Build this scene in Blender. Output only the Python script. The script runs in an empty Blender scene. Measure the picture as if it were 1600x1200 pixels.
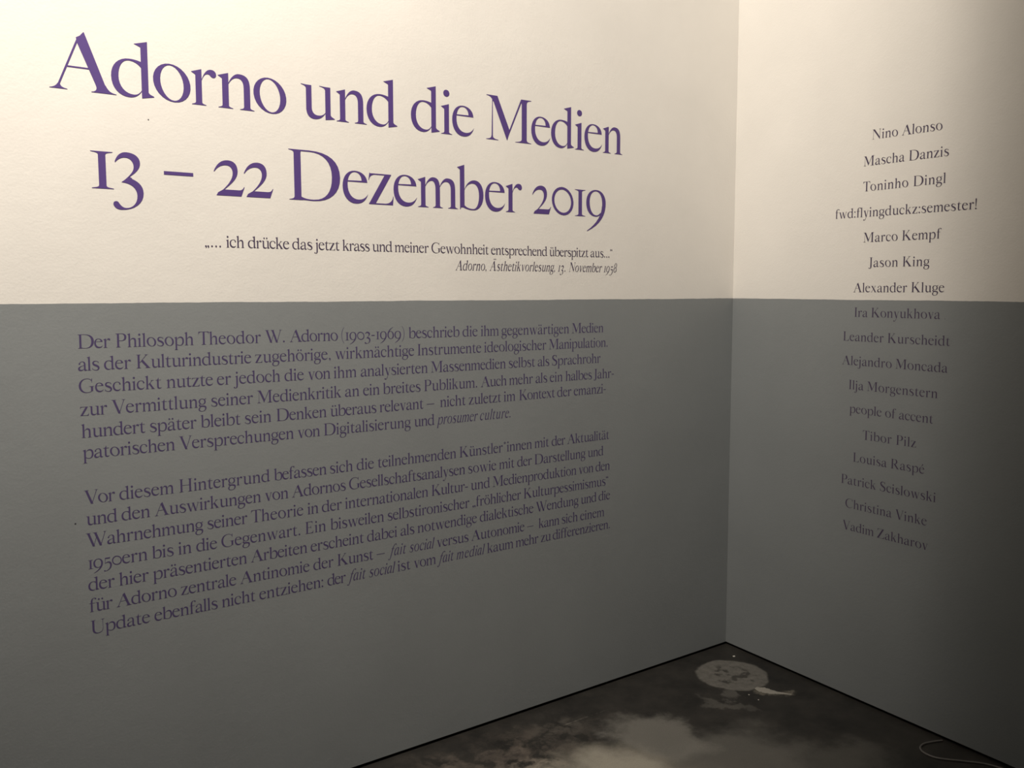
import bpy, bmesh, math, random, re
from mathutils import Vector, Matrix, Euler
from mathutils.geometry import delaunay_2d_cdt, tessellate_polygon

# ------------------------------------------------------------------ camera, world, light, exposure
# Units: metres.  Origin = floor corner.  Left wall = plane y 0 (x<0), right wall = plane x 0 (y<0).
scn = bpy.context.scene
COL = scn.collection
scn.view_settings.view_transform = 'Standard'
scn.view_settings.look = 'None'
scn.view_settings.gamma = 1.0
scn.view_settings.use_curve_mapping = False
scn.view_settings.exposure = 0.0

CAM_F, YAW, PITCH, ROLL = 1348.710, 0.9639886, -0.0859676, -0.0000454
cam_data = bpy.data.cameras.new('camera')
cam = bpy.data.objects.new('camera', cam_data)
COL.objects.link(cam)
fw = Vector((math.cos(YAW) * math.cos(PITCH), math.sin(YAW) * math.cos(PITCH), math.sin(PITCH)))
rt = fw.cross(Vector((0, 0, 1))).normalized()
up = rt.cross(fw)
c_, s_ = math.cos(ROLL), math.sin(ROLL)
rt, up = c_ * rt + s_ * up, -s_ * rt + c_ * up
m3 = Matrix((rt, up, -fw)).transposed()
cam.matrix_world = Matrix.Translation((-2.82742, -2.49658, 1.55)) @ m3.to_4x4()
cam_data.sensor_width = 36.0
cam_data.lens = 36.0 * CAM_F / 1600.0
cam_data.shift_x = -0.008332
cam_data.shift_y = -0.019829
cam_data.clip_start = 0.05
scn.camera = cam

world = bpy.data.worlds.new('world')
scn.world = world
world.use_nodes = True
world.node_tree.nodes['Background'].inputs[0].default_value = (1, 0.95, 0.88, 1)
world.node_tree.nodes['Background'].inputs[1].default_value = 0.003

LAMP = Vector((-3.041, -1.93, 4.231))
FLAP_Y = -1.07
AIM_AZ, AIM_EL = 1.235, -.39
LAMP_AIM = Vector((math.cos(AIM_AZ) * math.cos(AIM_EL), math.sin(AIM_AZ) * math.cos(AIM_EL), math.sin(AIM_EL)))
ld = bpy.data.lights.new('track_lamp_beam', 'SPOT')
ld.energy = 735
ld.color = (1.0, 0.912, 0.80)
ld.spot_size = 1.985
ld.spot_blend = 0.672
ld.shadow_soft_size = 0.024
lo = bpy.data.objects.new('track_lamp_beam', ld)
lo.location = LAMP
lo.rotation_euler = LAMP_AIM.to_track_quat('-Z', 'Y').to_euler()
COL.objects.link(lo)


# ------------------------------------------------------------------ helpers
def tag(o, label=None, cat=None, group=None, kind=None):
    if label: o['label'] = label
    if cat: o['category'] = cat
    if group: o['group'] = group
    if kind: o['kind'] = kind
    return o


def mesh_obj(name, verts, faces, mat, parent=None, smooth=False):
    me = bpy.data.meshes.new(name)
    me.from_pydata(verts, [], faces)
    me.update()
    if mat: me.materials.append(mat)
    if smooth:
        for p in me.polygons: p.use_smooth = True
    o = bpy.data.objects.new(name, me)
    COL.objects.link(o)
    if parent: o.parent = parent
    return o


def box(name, lo_, hi_, mat, parent=None, bevel=0.0):
    bm = bmesh.new()
    bmesh.ops.create_cube(bm, size=1)
    for v in bm.verts:
        v.co = Vector([lo_[i] + (v.co[i] + .5) * (hi_[i] - lo_[i]) for i in range(3)])
    if bevel:
        bmesh.ops.bevel(bm, geom=bm.edges[:], offset=bevel, segments=2, affect='EDGES')
    me = bpy.data.meshes.new(name)
    bm.to_mesh(me); bm.free()
    me.materials.append(mat)
    o = bpy.data.objects.new(name, me)
    COL.objects.link(o)
    if parent: o.parent = parent
    return o


def mat_new(name, color, rough=0.6, spec=0.3):
    m = bpy.data.materials.new(name)
    m.use_nodes = True
    b = m.node_tree.nodes['Principled BSDF']
    b.inputs['Base Color'].default_value = (*color, 1)
    b.inputs['Roughness'].default_value = rough
    b.inputs['Specular IOR Level'].default_value = spec
    return m


def N(nt, typ, **kw):
    n = nt.nodes.new(typ)
    for k, v in kw.items():
        if k.startswith('in_'):
            n.inputs[int(k[3:]) if k[3:].isdigit() else k[3:]].default_value = v
        else:
            setattr(n, k, v)
    return n


def paint_mat(name, color, var=0.03, bump=0.35, rough=0.75):
    """rolled wall paint: faint tonal blotches and an orange-peel relief"""
    m = mat_new(name, color, rough, 0.25)
    nt = m.node_tree
    b = nt.nodes['Principled BSDF']
    tc = N(nt, 'ShaderNodeTexCoord')
    n1 = N(nt, 'ShaderNodeTexNoise'); n1.inputs['Scale'].default_value = 3.0; n1.inputs['Detail'].default_value = 6
    n2 = N(nt, 'ShaderNodeTexNoise'); n2.inputs['Scale'].default_value = 150; n2.inputs['Detail'].default_value = 2
    n3 = N(nt, 'ShaderNodeTexNoise'); n3.inputs['Scale'].default_value = 28; n3.inputs['Detail'].default_value = 3
    for n in (n1, n2, n3): nt.links.new(tc.outputs['Object'], n.inputs['Vector'])
    mr = N(nt, 'ShaderNodeMapRange')
    mr.inputs['From Min'].default_value = .3; mr.inputs['From Max'].default_value = .7
    mr.inputs['To Min'].default_value = 1 - var; mr.inputs['To Max'].default_value = 1 + var
    nt.links.new(n1.outputs['Fac'], mr.inputs['Value'])
    vm = N(nt, 'ShaderNodeVectorMath', operation='SCALE')
    vm.inputs[0].default_value = color
    nt.links.new(mr.outputs[0], vm.inputs['Scale'])
    nt.links.new(vm.outputs[0], b.inputs['Base Color'])
    ad = N(nt, 'ShaderNodeMath', operation='MULTIPLY_ADD')
    nt.links.new(n3.outputs['Fac'], ad.inputs[0]); ad.inputs[1].default_value = 1.6
    nt.links.new(n2.outputs['Fac'], ad.inputs[2])
    bp = N(nt, 'ShaderNodeBump'); bp.inputs['Strength'].default_value = bump; bp.inputs['Distance'].default_value = 0.0012
    nt.links.new(ad.outputs[0], bp.inputs['Height'])
    nt.links.new(bp.outputs[0], b.inputs['Normal'])
    return m


CREAM = paint_mat('cream_wall_paint', (0.74, 0.715, 0.675))
GREY = paint_mat('grey_wall_paint', (0.226, 0.241, 0.247), var=0.035, bump=0.3, rough=0.6)
VIOLET = mat_new('violet_lettering', (0.088, 0.050, 0.205), 0.55, 0.3)
BODY_VIOLET = mat_new('dull_violet_lettering', (0.070, 0.052, 0.128), 0.6, 0.25)
DARK_VIOLET = mat_new('dark_violet_lettering', (0.062, 0.044, 0.088), 0.6, 0.3)
BLACK = mat_new('black_recess', (0.004, 0.004, 0.004), 0.9, 0.1)  # paints the deep shade inside the gap under the walls
METAL = mat_new('black_metal', (0.02, 0.02, 0.02), 0.4, 0.5)
WHITEP = paint_mat('ceiling_paint', (0.05, 0.05, 0.05))
DARKWALL = paint_mat('dark_back_wall_paint', (0.04, 0.04, 0.04))
CABLE = mat_new('cable_sheath', (0.16, 0.15, 0.14), 0.5, 0.4)
CHIP = mat_new('plaster_chip', (0.55, 0.53, 0.48), 0.9, 0.1)
SMEAR = mat_new('filler_smear', (0.31, 0.295, 0.26), 0.95, 0.1)
PIN = mat_new('dark_pin', (0.05, 0.045, 0.06), 0.6, 0.3)


def concrete():
    m = mat_new('stained_concrete', (0.05, 0.05, 0.045), 0.55, 0.35)
    nt = m.node_tree; L = nt.links.new
    b = nt.nodes['Principled BSDF']
    tc = N(nt, 'ShaderNodeTexCoord')
    # warped coordinates for ragged stain edges
    wn = N(nt, 'ShaderNodeTexNoise'); wn.inputs['Scale'].default_value = 5; wn.inputs['Detail'].default_value = 8
    wn.inputs['Roughness'].default_value = .62
    L(tc.outputs['Object'], wn.inputs['Vector'])
    sub = N(nt, 'ShaderNodeVectorMath', operation='SUBTRACT'); sub.inputs[1].default_value = (.5, .5, .5)
    L(wn.outputs['Color'], sub.inputs[0])
    sc = N(nt, 'ShaderNodeVectorMath', operation='SCALE'); sc.inputs['Scale'].default_value = .34
    L(sub.outputs[0], sc.inputs[0])
    wp = N(nt, 'ShaderNodeVectorMath', operation='ADD')
    L(tc.outputs['Object'], wp.inputs[0]); L(sc.outputs[0], wp.inputs[1])
    sc2 = N(nt, 'ShaderNodeVectorMath', operation='SCALE'); sc2.inputs['Scale'].default_value = .07
    L(sub.outputs[0], sc2.inputs[0])
    wp2 = N(nt, 'ShaderNodeVectorMath', operation='ADD')
    L(tc.outputs['Object'], wp2.inputs[0]); L(sc2.outputs[0], wp2.inputs[1])

    sc3 = N(nt, 'ShaderNodeVectorMath', operation='SCALE'); sc3.inputs['Scale'].default_value = .012
    L(sub.outputs[0], sc3.inputs[0])
    tc_w = N(nt, 'ShaderNodeVectorMath', operation='ADD')
    L(tc.outputs['Object'], tc_w.inputs[0]); L(sc3.outputs[0], tc_w.inputs[1])

    def blob(cx, cy, rx, ry, rot, inner, outer, src):
        mp = N(nt, 'ShaderNodeMapping', vector_type='TEXTURE')
        mp.inputs['Location'].default_value = (cx, cy, 0)
        mp.inputs['Rotation'].default_value = (0, 0, rot)
        mp.inputs['Scale'].default_value = (rx, ry, 1)
        L(src.outputs[0], mp.inputs['Vector'])
        ln = N(nt, 'ShaderNodeVectorMath', operation='LENGTH')
        L(mp.outputs[0], ln.inputs[0])
        r = N(nt, 'ShaderNodeMapRange', interpolation_type='SMOOTHSTEP')
        r.inputs['From Min'].default_value = inner; r.inputs['From Max'].default_value = outer
        r.inputs['To Min'].default_value = 1; r.inputs['To Max'].default_value = 0
        L(ln.outputs['Value'], r.inputs['Value'])
        return r.outputs[0], ln.outputs['Value']

    def mth(op, a, c=None, val=None):
        n = N(nt, 'ShaderNodeMath', operation=op)
        L(a, n.inputs[0])
        if c is not None: L(c, n.inputs[1])
        if val is not None: n.inputs[1].default_value = val
        return n.outputs[0]

    def mixc(fac, A, B, k=1.0):
        n = N(nt, 'ShaderNodeMix', data_type='RGBA')
        if k != 1.0: fac = mth('MULTIPLY', fac, val=k)
        L(fac, n.inputs['Factor'])
        if isinstance(A, tuple): n.inputs['A'].default_value = (*A, 1)
        else: L(A, n.inputs['A'])
        n.inputs['B'].default_value = (*B, 1)
        return n.outputs['Result']
    # base: dark concrete with brown-grey mottling
    n1 = N(nt, 'ShaderNodeTexNoise'); n1.inputs['Scale'].default_value = 6; n1.inputs['Detail'].default_value = 9
    n1.inputs['Roughness'].default_value = .65
    L(tc.outputs['Object'], n1.inputs['Vector'])
    cr = N(nt, 'ShaderNodeValToRGB')
    cr.color_ramp.elements[0].position = .32; cr.color_ramp.elements[0].color = (*FLOOR_DARK, 1)
    cr.color_ramp.elements[1].position = .72; cr.color_ramp.elements[1].color = (*FLOOR_MID, 1)
    L(n1.outputs['Fac'], cr.inputs[0])
    col = cr.outputs[0]
    n2 = N(nt, 'ShaderNodeTexNoise'); n2.inputs['Scale'].default_value = 14; n2.inputs['Detail'].default_value = 7
    L(wp.outputs[0], n2.inputs['Vector'])
    f2 = N(nt, 'ShaderNodeMapRange'); f2.inputs['From Min'].default_value = .42; f2.inputs['From Max'].default_value = .68
    L(n2.outputs['Fac'], f2.inputs['Value'])
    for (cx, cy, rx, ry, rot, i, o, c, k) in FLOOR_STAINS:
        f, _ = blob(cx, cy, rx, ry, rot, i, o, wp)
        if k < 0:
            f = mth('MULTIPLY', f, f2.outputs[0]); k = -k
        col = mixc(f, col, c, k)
    # one pale scratch running almost parallel to the long wall
    f, _ = blob(-0.927, -0.154, 0.157, .0022, -0.004, .3, 1.0, tc_w)
    f = mth('MULTIPLY', f, f2.outputs[0])
    col = mixc(f, col, (.30, .28, .24), .9)
    # ring stain left by a bucket foot: pale disc, speckled dark inside, crisp paler rim
    d, ln = blob(*RING, .93, 1.03, wp2)
    sp = N(nt, 'ShaderNodeTexNoise'); sp.inputs['Scale'].default_value = 26; sp.inputs['Detail'].default_value = 3
    L(tc.outputs['Object'], sp.inputs['Vector'])
    spm = N(nt, 'ShaderNodeMapRange'); spm.inputs['From Min'].default_value = .50; spm.inputs['From Max'].default_value = .60
    L(sp.outputs['Fac'], spm.inputs['Value'])
    inn = N(nt, 'ShaderNodeMapRange', interpolation_type='SMOOTHSTEP')
    inn.inputs['From Min'].default_value = .50; inn.inputs['From Max'].default_value = .74
    inn.inputs['To Min'].default_value = 1; inn.inputs['To Max'].default_value = 0
    L(ln, inn.inputs['Value'])
    hole = mth('MULTIPLY', spm.outputs[0], inn.outputs[0])
    hole = mth('MULTIPLY', hole, val=.75)
    inv = N(nt, 'ShaderNodeMath', operation='SUBTRACT'); inv.inputs[0].default_value = 1
    L(hole, inv.inputs[1])
    f = mth('MULTIPLY', d, inv.outputs[0])
    n3 = N(nt, 'ShaderNodeTexNoise'); n3.inputs['Scale'].default_value = 40; n3.inputs['Detail'].default_value = 4
    L(tc.outputs['Object'], n3.inputs['Vector'])
    f3 = N(nt, 'ShaderNodeMapRange'); f3.inputs['From Min'].default_value = .2; f3.inputs['From Max'].default_value = .7
    f3.inputs['To Min'].default_value = .55; f3.inputs['To Max'].default_value = 1
    L(n3.outputs['Fac'], f3.inputs['Value'])
    f = mth('MULTIPLY', f, f3.outputs[0])
    col = mixc(f, col, RING_COL)
    # fine grain
    g = N(nt, 'ShaderNodeTexNoise'); g.inputs['Scale'].default_value = 220; g.inputs['Detail'].default_value = 3
    L(tc.outputs['Object'], g.inputs['Vector'])
    gm = N(nt, 'ShaderNodeMapRange'); gm.inputs['To Min'].default_value = .8; gm.inputs['To Max'].default_value = 1.2
    L(g.outputs['Fac'], gm.inputs['Value'])
    vs = N(nt, 'ShaderNodeVectorMath', operation='SCALE'); L(col, vs.inputs[0]); L(gm.outputs[0], vs.inputs['Scale'])
    L(vs.outputs[0], b.inputs['Base Color'])
    bp = N(nt, 'ShaderNodeBump'); bp.inputs['Strength'].default_value = .25; bp.inputs['Distance'].default_value = .002
    L(n1.outputs['Fac'], bp.inputs['Height']); L(bp.outputs[0], b.inputs['Normal'])
    return m


FLOOR_DARK = (0.015, 0.0145, 0.0135)
FLOOR_MID = (0.046, 0.042, 0.037)
RING_COL = (0.165, 0.158, 0.142)
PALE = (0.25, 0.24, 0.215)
# centre x, y, radius x, y, rotation, soft inner, outer, colour, strength (negative: broken up by noise)
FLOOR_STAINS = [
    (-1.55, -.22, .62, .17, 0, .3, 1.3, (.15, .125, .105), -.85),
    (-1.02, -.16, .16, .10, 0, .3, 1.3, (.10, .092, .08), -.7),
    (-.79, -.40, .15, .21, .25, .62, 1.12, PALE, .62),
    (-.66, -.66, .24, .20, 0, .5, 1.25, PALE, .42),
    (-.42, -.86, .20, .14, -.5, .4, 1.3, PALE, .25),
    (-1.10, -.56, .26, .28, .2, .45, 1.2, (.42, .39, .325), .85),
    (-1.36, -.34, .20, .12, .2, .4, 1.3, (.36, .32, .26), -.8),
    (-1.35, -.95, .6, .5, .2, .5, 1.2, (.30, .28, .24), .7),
    (-.345, -.355, .060, .040, .9, .5, 1.25, RING_COL, .45),
    (-.42, -.40, .13, .022, -1.15, .4, 1.3, RING_COL, .40),
    (-.200, -.430, .075, .026, -.95, .5, 1.2, (.24, .22, .18), -.9),
]
RING = (-.212, -.219, .142, .142, 0)
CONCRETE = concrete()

# ------------------------------------------------------------------ the room shell
X0, Y0, ZT, GAP = -5.6, -4.8, 4.55, 0.0135
st = lambda o: tag(o, kind='structure')
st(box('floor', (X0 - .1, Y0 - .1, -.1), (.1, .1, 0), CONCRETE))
wl = st(box('wall_left', (X0, 0, GAP), (0, .06, ZT), CREAM))
wr = st(box('wall_right', (0, Y0, GAP), (.06, .06, ZT), CREAM))
st(box('baseboard_left', (X0, .022, .0), (.0, .058, GAP), BLACK))  # near-black strip in the open gap, its shade put into the colour
st(box('baseboard_right', (.022, Y0, .0), (.058, .022, GAP), BLACK))  # same painted shade under the right wall
st(box('wall_back', (X0, Y0 - .1, 0), (.06, Y0, ZT), DARKWALL))
st(box('wall_far_left', (X0 - .1, Y0 - .1, 0), (X0, .06, ZT), DARKWALL))
st(box('ceiling', (X0 - .1, Y0 - .1, ZT), (.1, .1, ZT + .1), WHITEP))


def band(name, wall, p0, p1, length, label, seed):
    """grey paint on the lower wall: a skin 0.4 mm thick whose masked top edge wavers by a millimetre"""
    r = random.Random(seed)
    n = 420; vs = []; fs = []
    ph = [r.uniform(0, 6.28) for _ in range(4)]
    for i in range(n + 1):
        t = i / n * length
        z = p0 + p1 * t + .0005 * math.sin(t * 9 + ph[0]) + .0003 * math.sin(t * 31 + ph[1]) + r.uniform(-.0003, .0003)
        for (d, zz) in ((0.0004, GAP), (0.0004, z), (0, z)):
            vs.append(((-t, -d, zz) if wall == 'L' else (-d, -t, zz)))
        if i:
            a = (i - 1) * 3; b = i * 3
            if wall == 'L':
                fs += [(a, a + 1, b + 1, b), (a + 1, a + 2, b + 2, b + 1)]
            else:
                fs += [(b, b + 1, a + 1, a), (b + 1, b + 2, a + 2, a + 1)]
    o = mesh_obj(name, vs, fs, GREY, wl if wall == 'L' else wr)
    tag(o, label)
    return o


band('painted_band', 'L', 1.5118, .0008, 5.6, 'matt grey painted lower half of the long wall', 1)
band('painted_band', 'R', 1.5118, -.0006, 4.8, 'matt grey painted lower half of the wall with the names', 2)

# ------------------------------------------------------------------ the typeface, drawn here as outlines
# 690 units = capital height, 450 = x-height, 82 = stem, 16 = hairline
CUT = 8


def samp(path):
    tk = re.findall(r'[MLC]|-?\d+\.?\d*', path)
    segs = []; i = 0; cur = None; out = []
    while i < len(tk):
        c = tk[i]
        if c in 'ML':
            p = (float(tk[i + 1]), float(tk[i + 2])); i += 3
            out.append(p); cur = p
        else:
            a, b, d = [(float(tk[i + 1 + 2 * k]), float(tk[i + 2 + 2 * k])) for k in range(3)]; i += 7
            for k in range(1, CUT + 1):
                t = k / CUT; u = 1 - t
                out.append(tuple(u ** 3 * cur[j] + 3 * u * u * t * a[j] + 3 * u * t * t * b[j] + t ** 3 * d[j] for j in (0, 1)))
            cur = d
    return out


class G:
    def __init__(s): s.polys = []

    def poly(s, path):
        s.polys.append(samp(path) if isinstance(path, str) else [tuple(p) for p in path]); return s

    def band(s, a, b):
        A = samp(a); B = samp(b)
        for i in range(len(A) - 1):
            s.polys.append([A[i], A[i + 1], B[i + 1], B[i]])
        return s

    def rib(s, pts, n=6):
        P = pts; out = []
        for i in range(len(P) - 1):
            p0 = P[max(i - 1, 0)]; p1 = P[i]; p2 = P[i + 1]; p3 = P[min(i + 2, len(P) - 1)]
            for k in range(n + (i == len(P) - 2)):
                t = k / n
                out.append(tuple(.5 * (2 * p1[j] + (p2[j] - p0[j]) * t + (2 * p0[j] - 5 * p1[j] + 4 * p2[j] - p3[j]) * t * t +
                                       (3 * p1[j] - p0[j] - 3 * p2[j] + p3[j]) * t ** 3) for j in range(3)))
        A = []; B = []
        for i, (x, y, w) in enumerate(out):
            a = out[max(i - 1, 0)]; b = out[min(i + 1, len(out) - 1)]
            dx, dy = b[0] - a[0], b[1] - a[1]; l = math.hypot(dx, dy) or 1
            nx, ny = -dy / l * w / 2, dx / l * w / 2
            A.append((x + nx, y + ny)); B.append((x - nx, y - ny))
        for i in range(len(A) - 1):
            s.polys.append([A[i], A[i + 1], B[i + 1], B[i]])
        return s

    def ring(s, cx, cy, rx, ry, ix, iy, sh=0.0, ish=None, dx=0, n=28, e=2.0):
        ish = sh if ish is None else ish
        A = []; B = []
        for k in range(n + 1):
            t = 2 * math.pi * k / n; c, q = math.cos(t), math.sin(t)
            y = ry * q; A.append((cx + rx * c + sh * y, cy + y))
            y = iy * q; B.append((cx + dx + ix * c + ish * y, cy + y))
        for i in range(n):
            s.polys.append([A[i], A[i + 1], B[i + 1], B[i]])
        return s

    def dot(s, cx, cy, rx=48, ry=None, n=16):
        ry = ry or rx
        s.polys.append([(cx + rx * math.cos(2 * math.pi * k / n), cy + ry * math.sin(2 * math.pi * k / n)) for k in range(n)])
        return s

    def rect(s, x0, y0, x1, y1): return s.poly([(x0, y0), (x1, y0), (x1, y1), (x0, y1)])

    def diag(s, x0, y0, x1, y1, w):
        return s.poly([(x0, y0), (x0 + w, y0), (x1 + w, y1), (x1, y1)])

    def serif(s, xl, xr, y, upw=1, l=52, r=52, h=42):
        u = upw
        return s.poly(f'M{xl-l} {y} L{xr+r} {y} L{xr+r} {y+5*u} C{xr+r*.5} {y+14*u} {xr} {y+14*u} {xr} {y+h*u} L{xl} {y+h*u} '
                      f'C{xl} {y+14*u} {xl-l*.5} {y+14*u} {xl-l} {y+5*u}')

    def flag(s, xl, xr, y, l=54):   # slanted head serif whose top right corner is at (xr, y)
        return s.poly([(xl - l, y - 44), (xr, y), (xr, y - 80), (xl, y - 80), (xl - 8, y - 72)])

    def stem(s, xl, y1=450, y0=0, w=80, foot=1, head=1):
        s.rect(xl, y0 + (30 if foot else 0), xl + w, y1 - (60 if head else 0))
        if foot: s.serif(xl, xl + w, y0, 1)
        if head: s.flag(xl, xl + w, y1 + 6)
        return s

    def arch(s, xs, xr, w=82):
        return s.band(f'M{xs-6} 318 C{xs+30} 405 {xs+78} 460 {xs+138} 459 C{xr+50} 458 {xr+w} 398 {xr+w} 285 L{xr+w} 20',
                      f'M{xs-6} 300 C{xs+22} 362 {xs+62} 404 {xs+112} 404 C{xr-28} 404 {xr} 366 {xr} 280 L{xr} 20')

    def capstem(s, xl, w=95, y0=0, y1=690, bl=72, br=72, tl=72, tr=72):
        s.rect(xl, y0 + 40, xl + w, y1 - 40)
        s.serif(xl, xl + w, y0, 1, bl, br, 52); s.serif(xl, xl + w, y1, -1, tl, tr, 52)
        return s


def glyphs():
    g = {}

    def new(c, adv, q): g[c] = (adv, q)
    # ---- lower case
    q = G()   # a
    q.band('M58 330 C82 420 140 460 214 460 C300 460 352 415 352 320 L352 120', 'M100 330 C108 395 150 440 200 440 C250 440 276 400 276 320 L276 110')
    q.dot(80, 343, 36)
    q.band('M290 268 C150 235 14 205 14 100 C14 30 62 -8 128 -8 C190 -8 245 26 290 92', 'M290 252 C200 226 98 205 98 118 C98 72 124 48 166 48 C215 48 256 62 290 98')
    q.poly('M276 120 L352 120 C352 70 362 48 386 40 L424 34 L424 24 C390 -2 360 -8 336 -8 C300 -8 278 18 276 70')
    new('a', 424, q)
    q = G().rect(57, 30, 138, 640).flag(57, 138, 690, 50)   # b
    q.poly([(57, 0), (64, 0), (80, 38), (138, 40), (138, 60), (57, 60)])
    q.band('M134 300 C170 405 240 462 322 462 C420 462 485 370 485 240 C485 90 405 -6 290 -6 C210 -6 140 15 64 55',
           'M134 290 C162 365 220 410 290 410 C360 410 402 340 402 225 C402 100 360 14 295 14 C230 14 175 30 138 66')
    new('b', 490, q)
    q = G()   # c
    q.band('M374 356 C345 425 290 462 215 462 C85 462 3 370 3 235 C3 90 90 -6 205 -6 C290 -6 350 45 376 138',
           'M318 340 C305 405 265 442 212 442 C125 442 80 370 80 262 C80 130 145 54 235 54 C300 54 345 80 376 138')
    q.dot(338, 352, 36)
    new('c', 382, q)
    q = G().rect(354, 30, 434, 640).flag(354, 434, 693, 76)   # d
    q.poly([(355, -4), (497, 24), (497, 32), (450, 54), (434, 74), (354, 74)])
    q.band('M358 438 C300 457 260 460 222 460 C100 460 10 365 10 228 C10 88 92 -8 215 -8 C275 -8 325 26 358 84',
           'M358 360 C325 410 270 438 215 438 C140 438 94 350 94 235 C94 110 165 30 262 30 C305 30 335 56 358 98')
    new('d', 498, q)
    q = G()   # e
    q.band('M386 306 C380 400 300 462 192 462 C80 462 3 370 3 235 C3 90 90 -6 205 -6 C300 -6 365 45 396 142',
           'M296 312 C298 400 250 444 192 444 C125 444 80 370 80 265 C80 130 150 54 245 54 C310 54 360 80 396 142')
    q.poly([(78, 304), (386, 303), (386, 309), (290, 325), (78, 320)])
    new('e', 396, q)
    q = G().rect(78, 30, 158, 520).serif(78, 158, 0)   # f
    q.band('M78 500 C78 640 150 702 250 702 C290 702 318 690 332 668', 'M158 500 C158 620 180 680 222 680 C250 680 275 668 290 640')
    q.dot(303, 655, 37)
    q.rect(12, 428, 272, 448)
    new('f', 292, q)
    q = G().ring(205, 302, 184, 160, 110, 140, -.05)   # g
    q.rib([(330, 410, 24), (362, 438, 26), (415, 446, 38)])
    q.band('M96 190 C40 160 22 120 30 86 C40 44 100 30 200 24 C300 18 344 0 346 -52', 'M122 178 C88 160 76 142 82 122 C92 94 150 96 240 90 C350 84 418 60 420 -30')
    q.band('M420 -30 C420 -140 320 -226 190 -226 C80 -226 8 -180 8 -112 C8 -50 60 0 124 30', 'M346 -52 C346 -150 290 -206 205 -206 C120 -206 74 -170 74 -106 C74 -60 100 -10 150 28')
    new('g', 424, q)
    q = G().rect(67, 30, 148, 640).flag(67, 148, 692).serif(67, 148, 0).arch(148, 340).serif(340, 422, 0)   # h
    new('h', 480, q)
    q = G().stem(54).dot(92, 614, 52); new('i', 198, q)
    q = G().rect(60, -60, 141, 400).flag(60, 141, 456).dot(98, 614, 52)   # j
    q.band('M141 -50 C141 -170 90 -232 10 -232 C-30 -232 -58 -215 -68 -190', 'M60 -50 C60 -150 50 -212 12 -212 C-10 -212 -22 -200 -28 -180')
    q.dot(-48, -186, 34)
    new('j', 198, q)
    q = G().rect(62, 30, 143, 640).flag(62, 143, 692).serif(62, 143, 0)   # k
    q.diag(128, 200, 330, 436, 26).serif(318, 372, 450, -1, 50, 60, 24)
    q.poly([(180, 262), (238, 328), (425, 30), (325, 30)]).poly('M325 34 L425 30 C440 12 460 8 476 5 L476 0 L280 0 L280 5 C306 8 322 12 325 34')
    new('k', 476, q)
    q = G().rect(57, 30, 138, 640).flag(57, 138, 692).serif(57, 138, 0); new('l', 198, q)
    q = G().stem(57, w=76).arch(133, 308, 78).serif(308, 386, 0, 1, 46, 50)   # m
    q.arch(384, 577, 80).serif(577, 657, 0, 1, 48, 46)
    new('m', 705, q)
    q = G().stem(67, w=81).arch(148, 340).serif(340, 422, 0); new('n', 478, q)
    q = G().ring(239, 231, 227, 236, 140, 218, -.115, -.10); new('o', 474, q)
    q = G().rect(57, -210, 138, 400).flag(57, 138, 456).serif(57, 138, -230)   # p
    q.band('M134 300 C170 405 240 462 322 462 C420 462 485 370 485 240 C485 90 405 -8 290 -8 C220 -8 170 10 132 40',
           'M134 290 C162 365 220 410 290 410 C360 410 402 340 402 225 C402 100 360 18 295 18 C230 18 175 35 132 80')
    new('p', 490, q)
    q = G().stem(69, w=80)   # r
    q.band('M145 318 C175 405 215 464 270 464 C312 464 338 440 338 404', 'M145 300 C165 360 190 402 228 402 C246 402 256 392 266 376')
    q.dot(299, 402, 39)
    new('r', 344, q)
    q = G()   # s
    q.rib([(322, 350, 12), (290, 415, 24), (215, 450, 28), (120, 435, 50), (78, 365, 76), (110, 288, 84), (220, 232, 92), (302, 165, 88), (318, 92, 74),
           (268, 18, 44), (170, 3, 24), (72, 42, 22), (40, 118, 10)])
    q.poly([(316, 352), (306, 425), (316, 440), (330, 352)]).poly([(34, 118), (46, 30), (38, 20), (26, 118)])
    new('s', 368, q)
    q = G()   # t
    q.band('M78 440 L78 120 C78 30 120 -8 180 -8 C240 -8 280 20 300 66', 'M158 440 L158 130 C158 70 175 40 212 40 C250 40 280 50 300 66')
    q.rect(14, 428, 276, 449).poly([(78, 440), (158, 440), (158, 560), (146, 560), (120, 500), (78, 455)])
    new('t', 300, q)
    q = G().rect(82, 110, 162, 450)   # u
    q.poly('M82 450 L10 456 L10 450 C50 440 80 430 82 400 L162 400 L162 450')
    q.band('M82 130 C84 40 130 -8 205 -8 C270 -8 325 25 364 90', 'M162 150 C164 80 200 46 255 46 C300 46 335 60 364 100')
    q.rect(360, 30, 438, 450).poly('M360 450 L276 456 L276 450 C330 440 358 430 360 400 L438 400 L438 450')
    q.poly([(361, -4), (498, 16), (498, 22), (455, 46), (438, 66), (360, 66)])
    new('u', 500, q)
    q = G().diag(188, 0, 56, 430, 88).diag(216, 10, 352, 430, 24)   # v
    q.poly([(188, 0), (206, -8), (232, 30), (276, 0)][:3] + [(250, 60), (190, 60)])
    q.serif(60, 138, 450, -1, 60, 50, 30).serif(345, 375, 450, -1, 60, 52, 24)
    new('v', 424, q)
    q = G().diag(188, 0, 56, 430, 86).diag(216, 10, 330, 380, 22).diag(440, 0, 306, 430, 86).diag(466, 10, 600, 430, 24)   # w
    q.serif(60, 138, 450, -1, 60, 46, 30).serif(312, 384, 450, -1, 50, 46, 30).serif(593, 623, 450, -1, 58, 52, 24)
    new('w', 672, q)
    q = G().diag(316, 20, 62, 430, 100).diag(62, 12, 350, 440, 24)   # x
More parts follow.
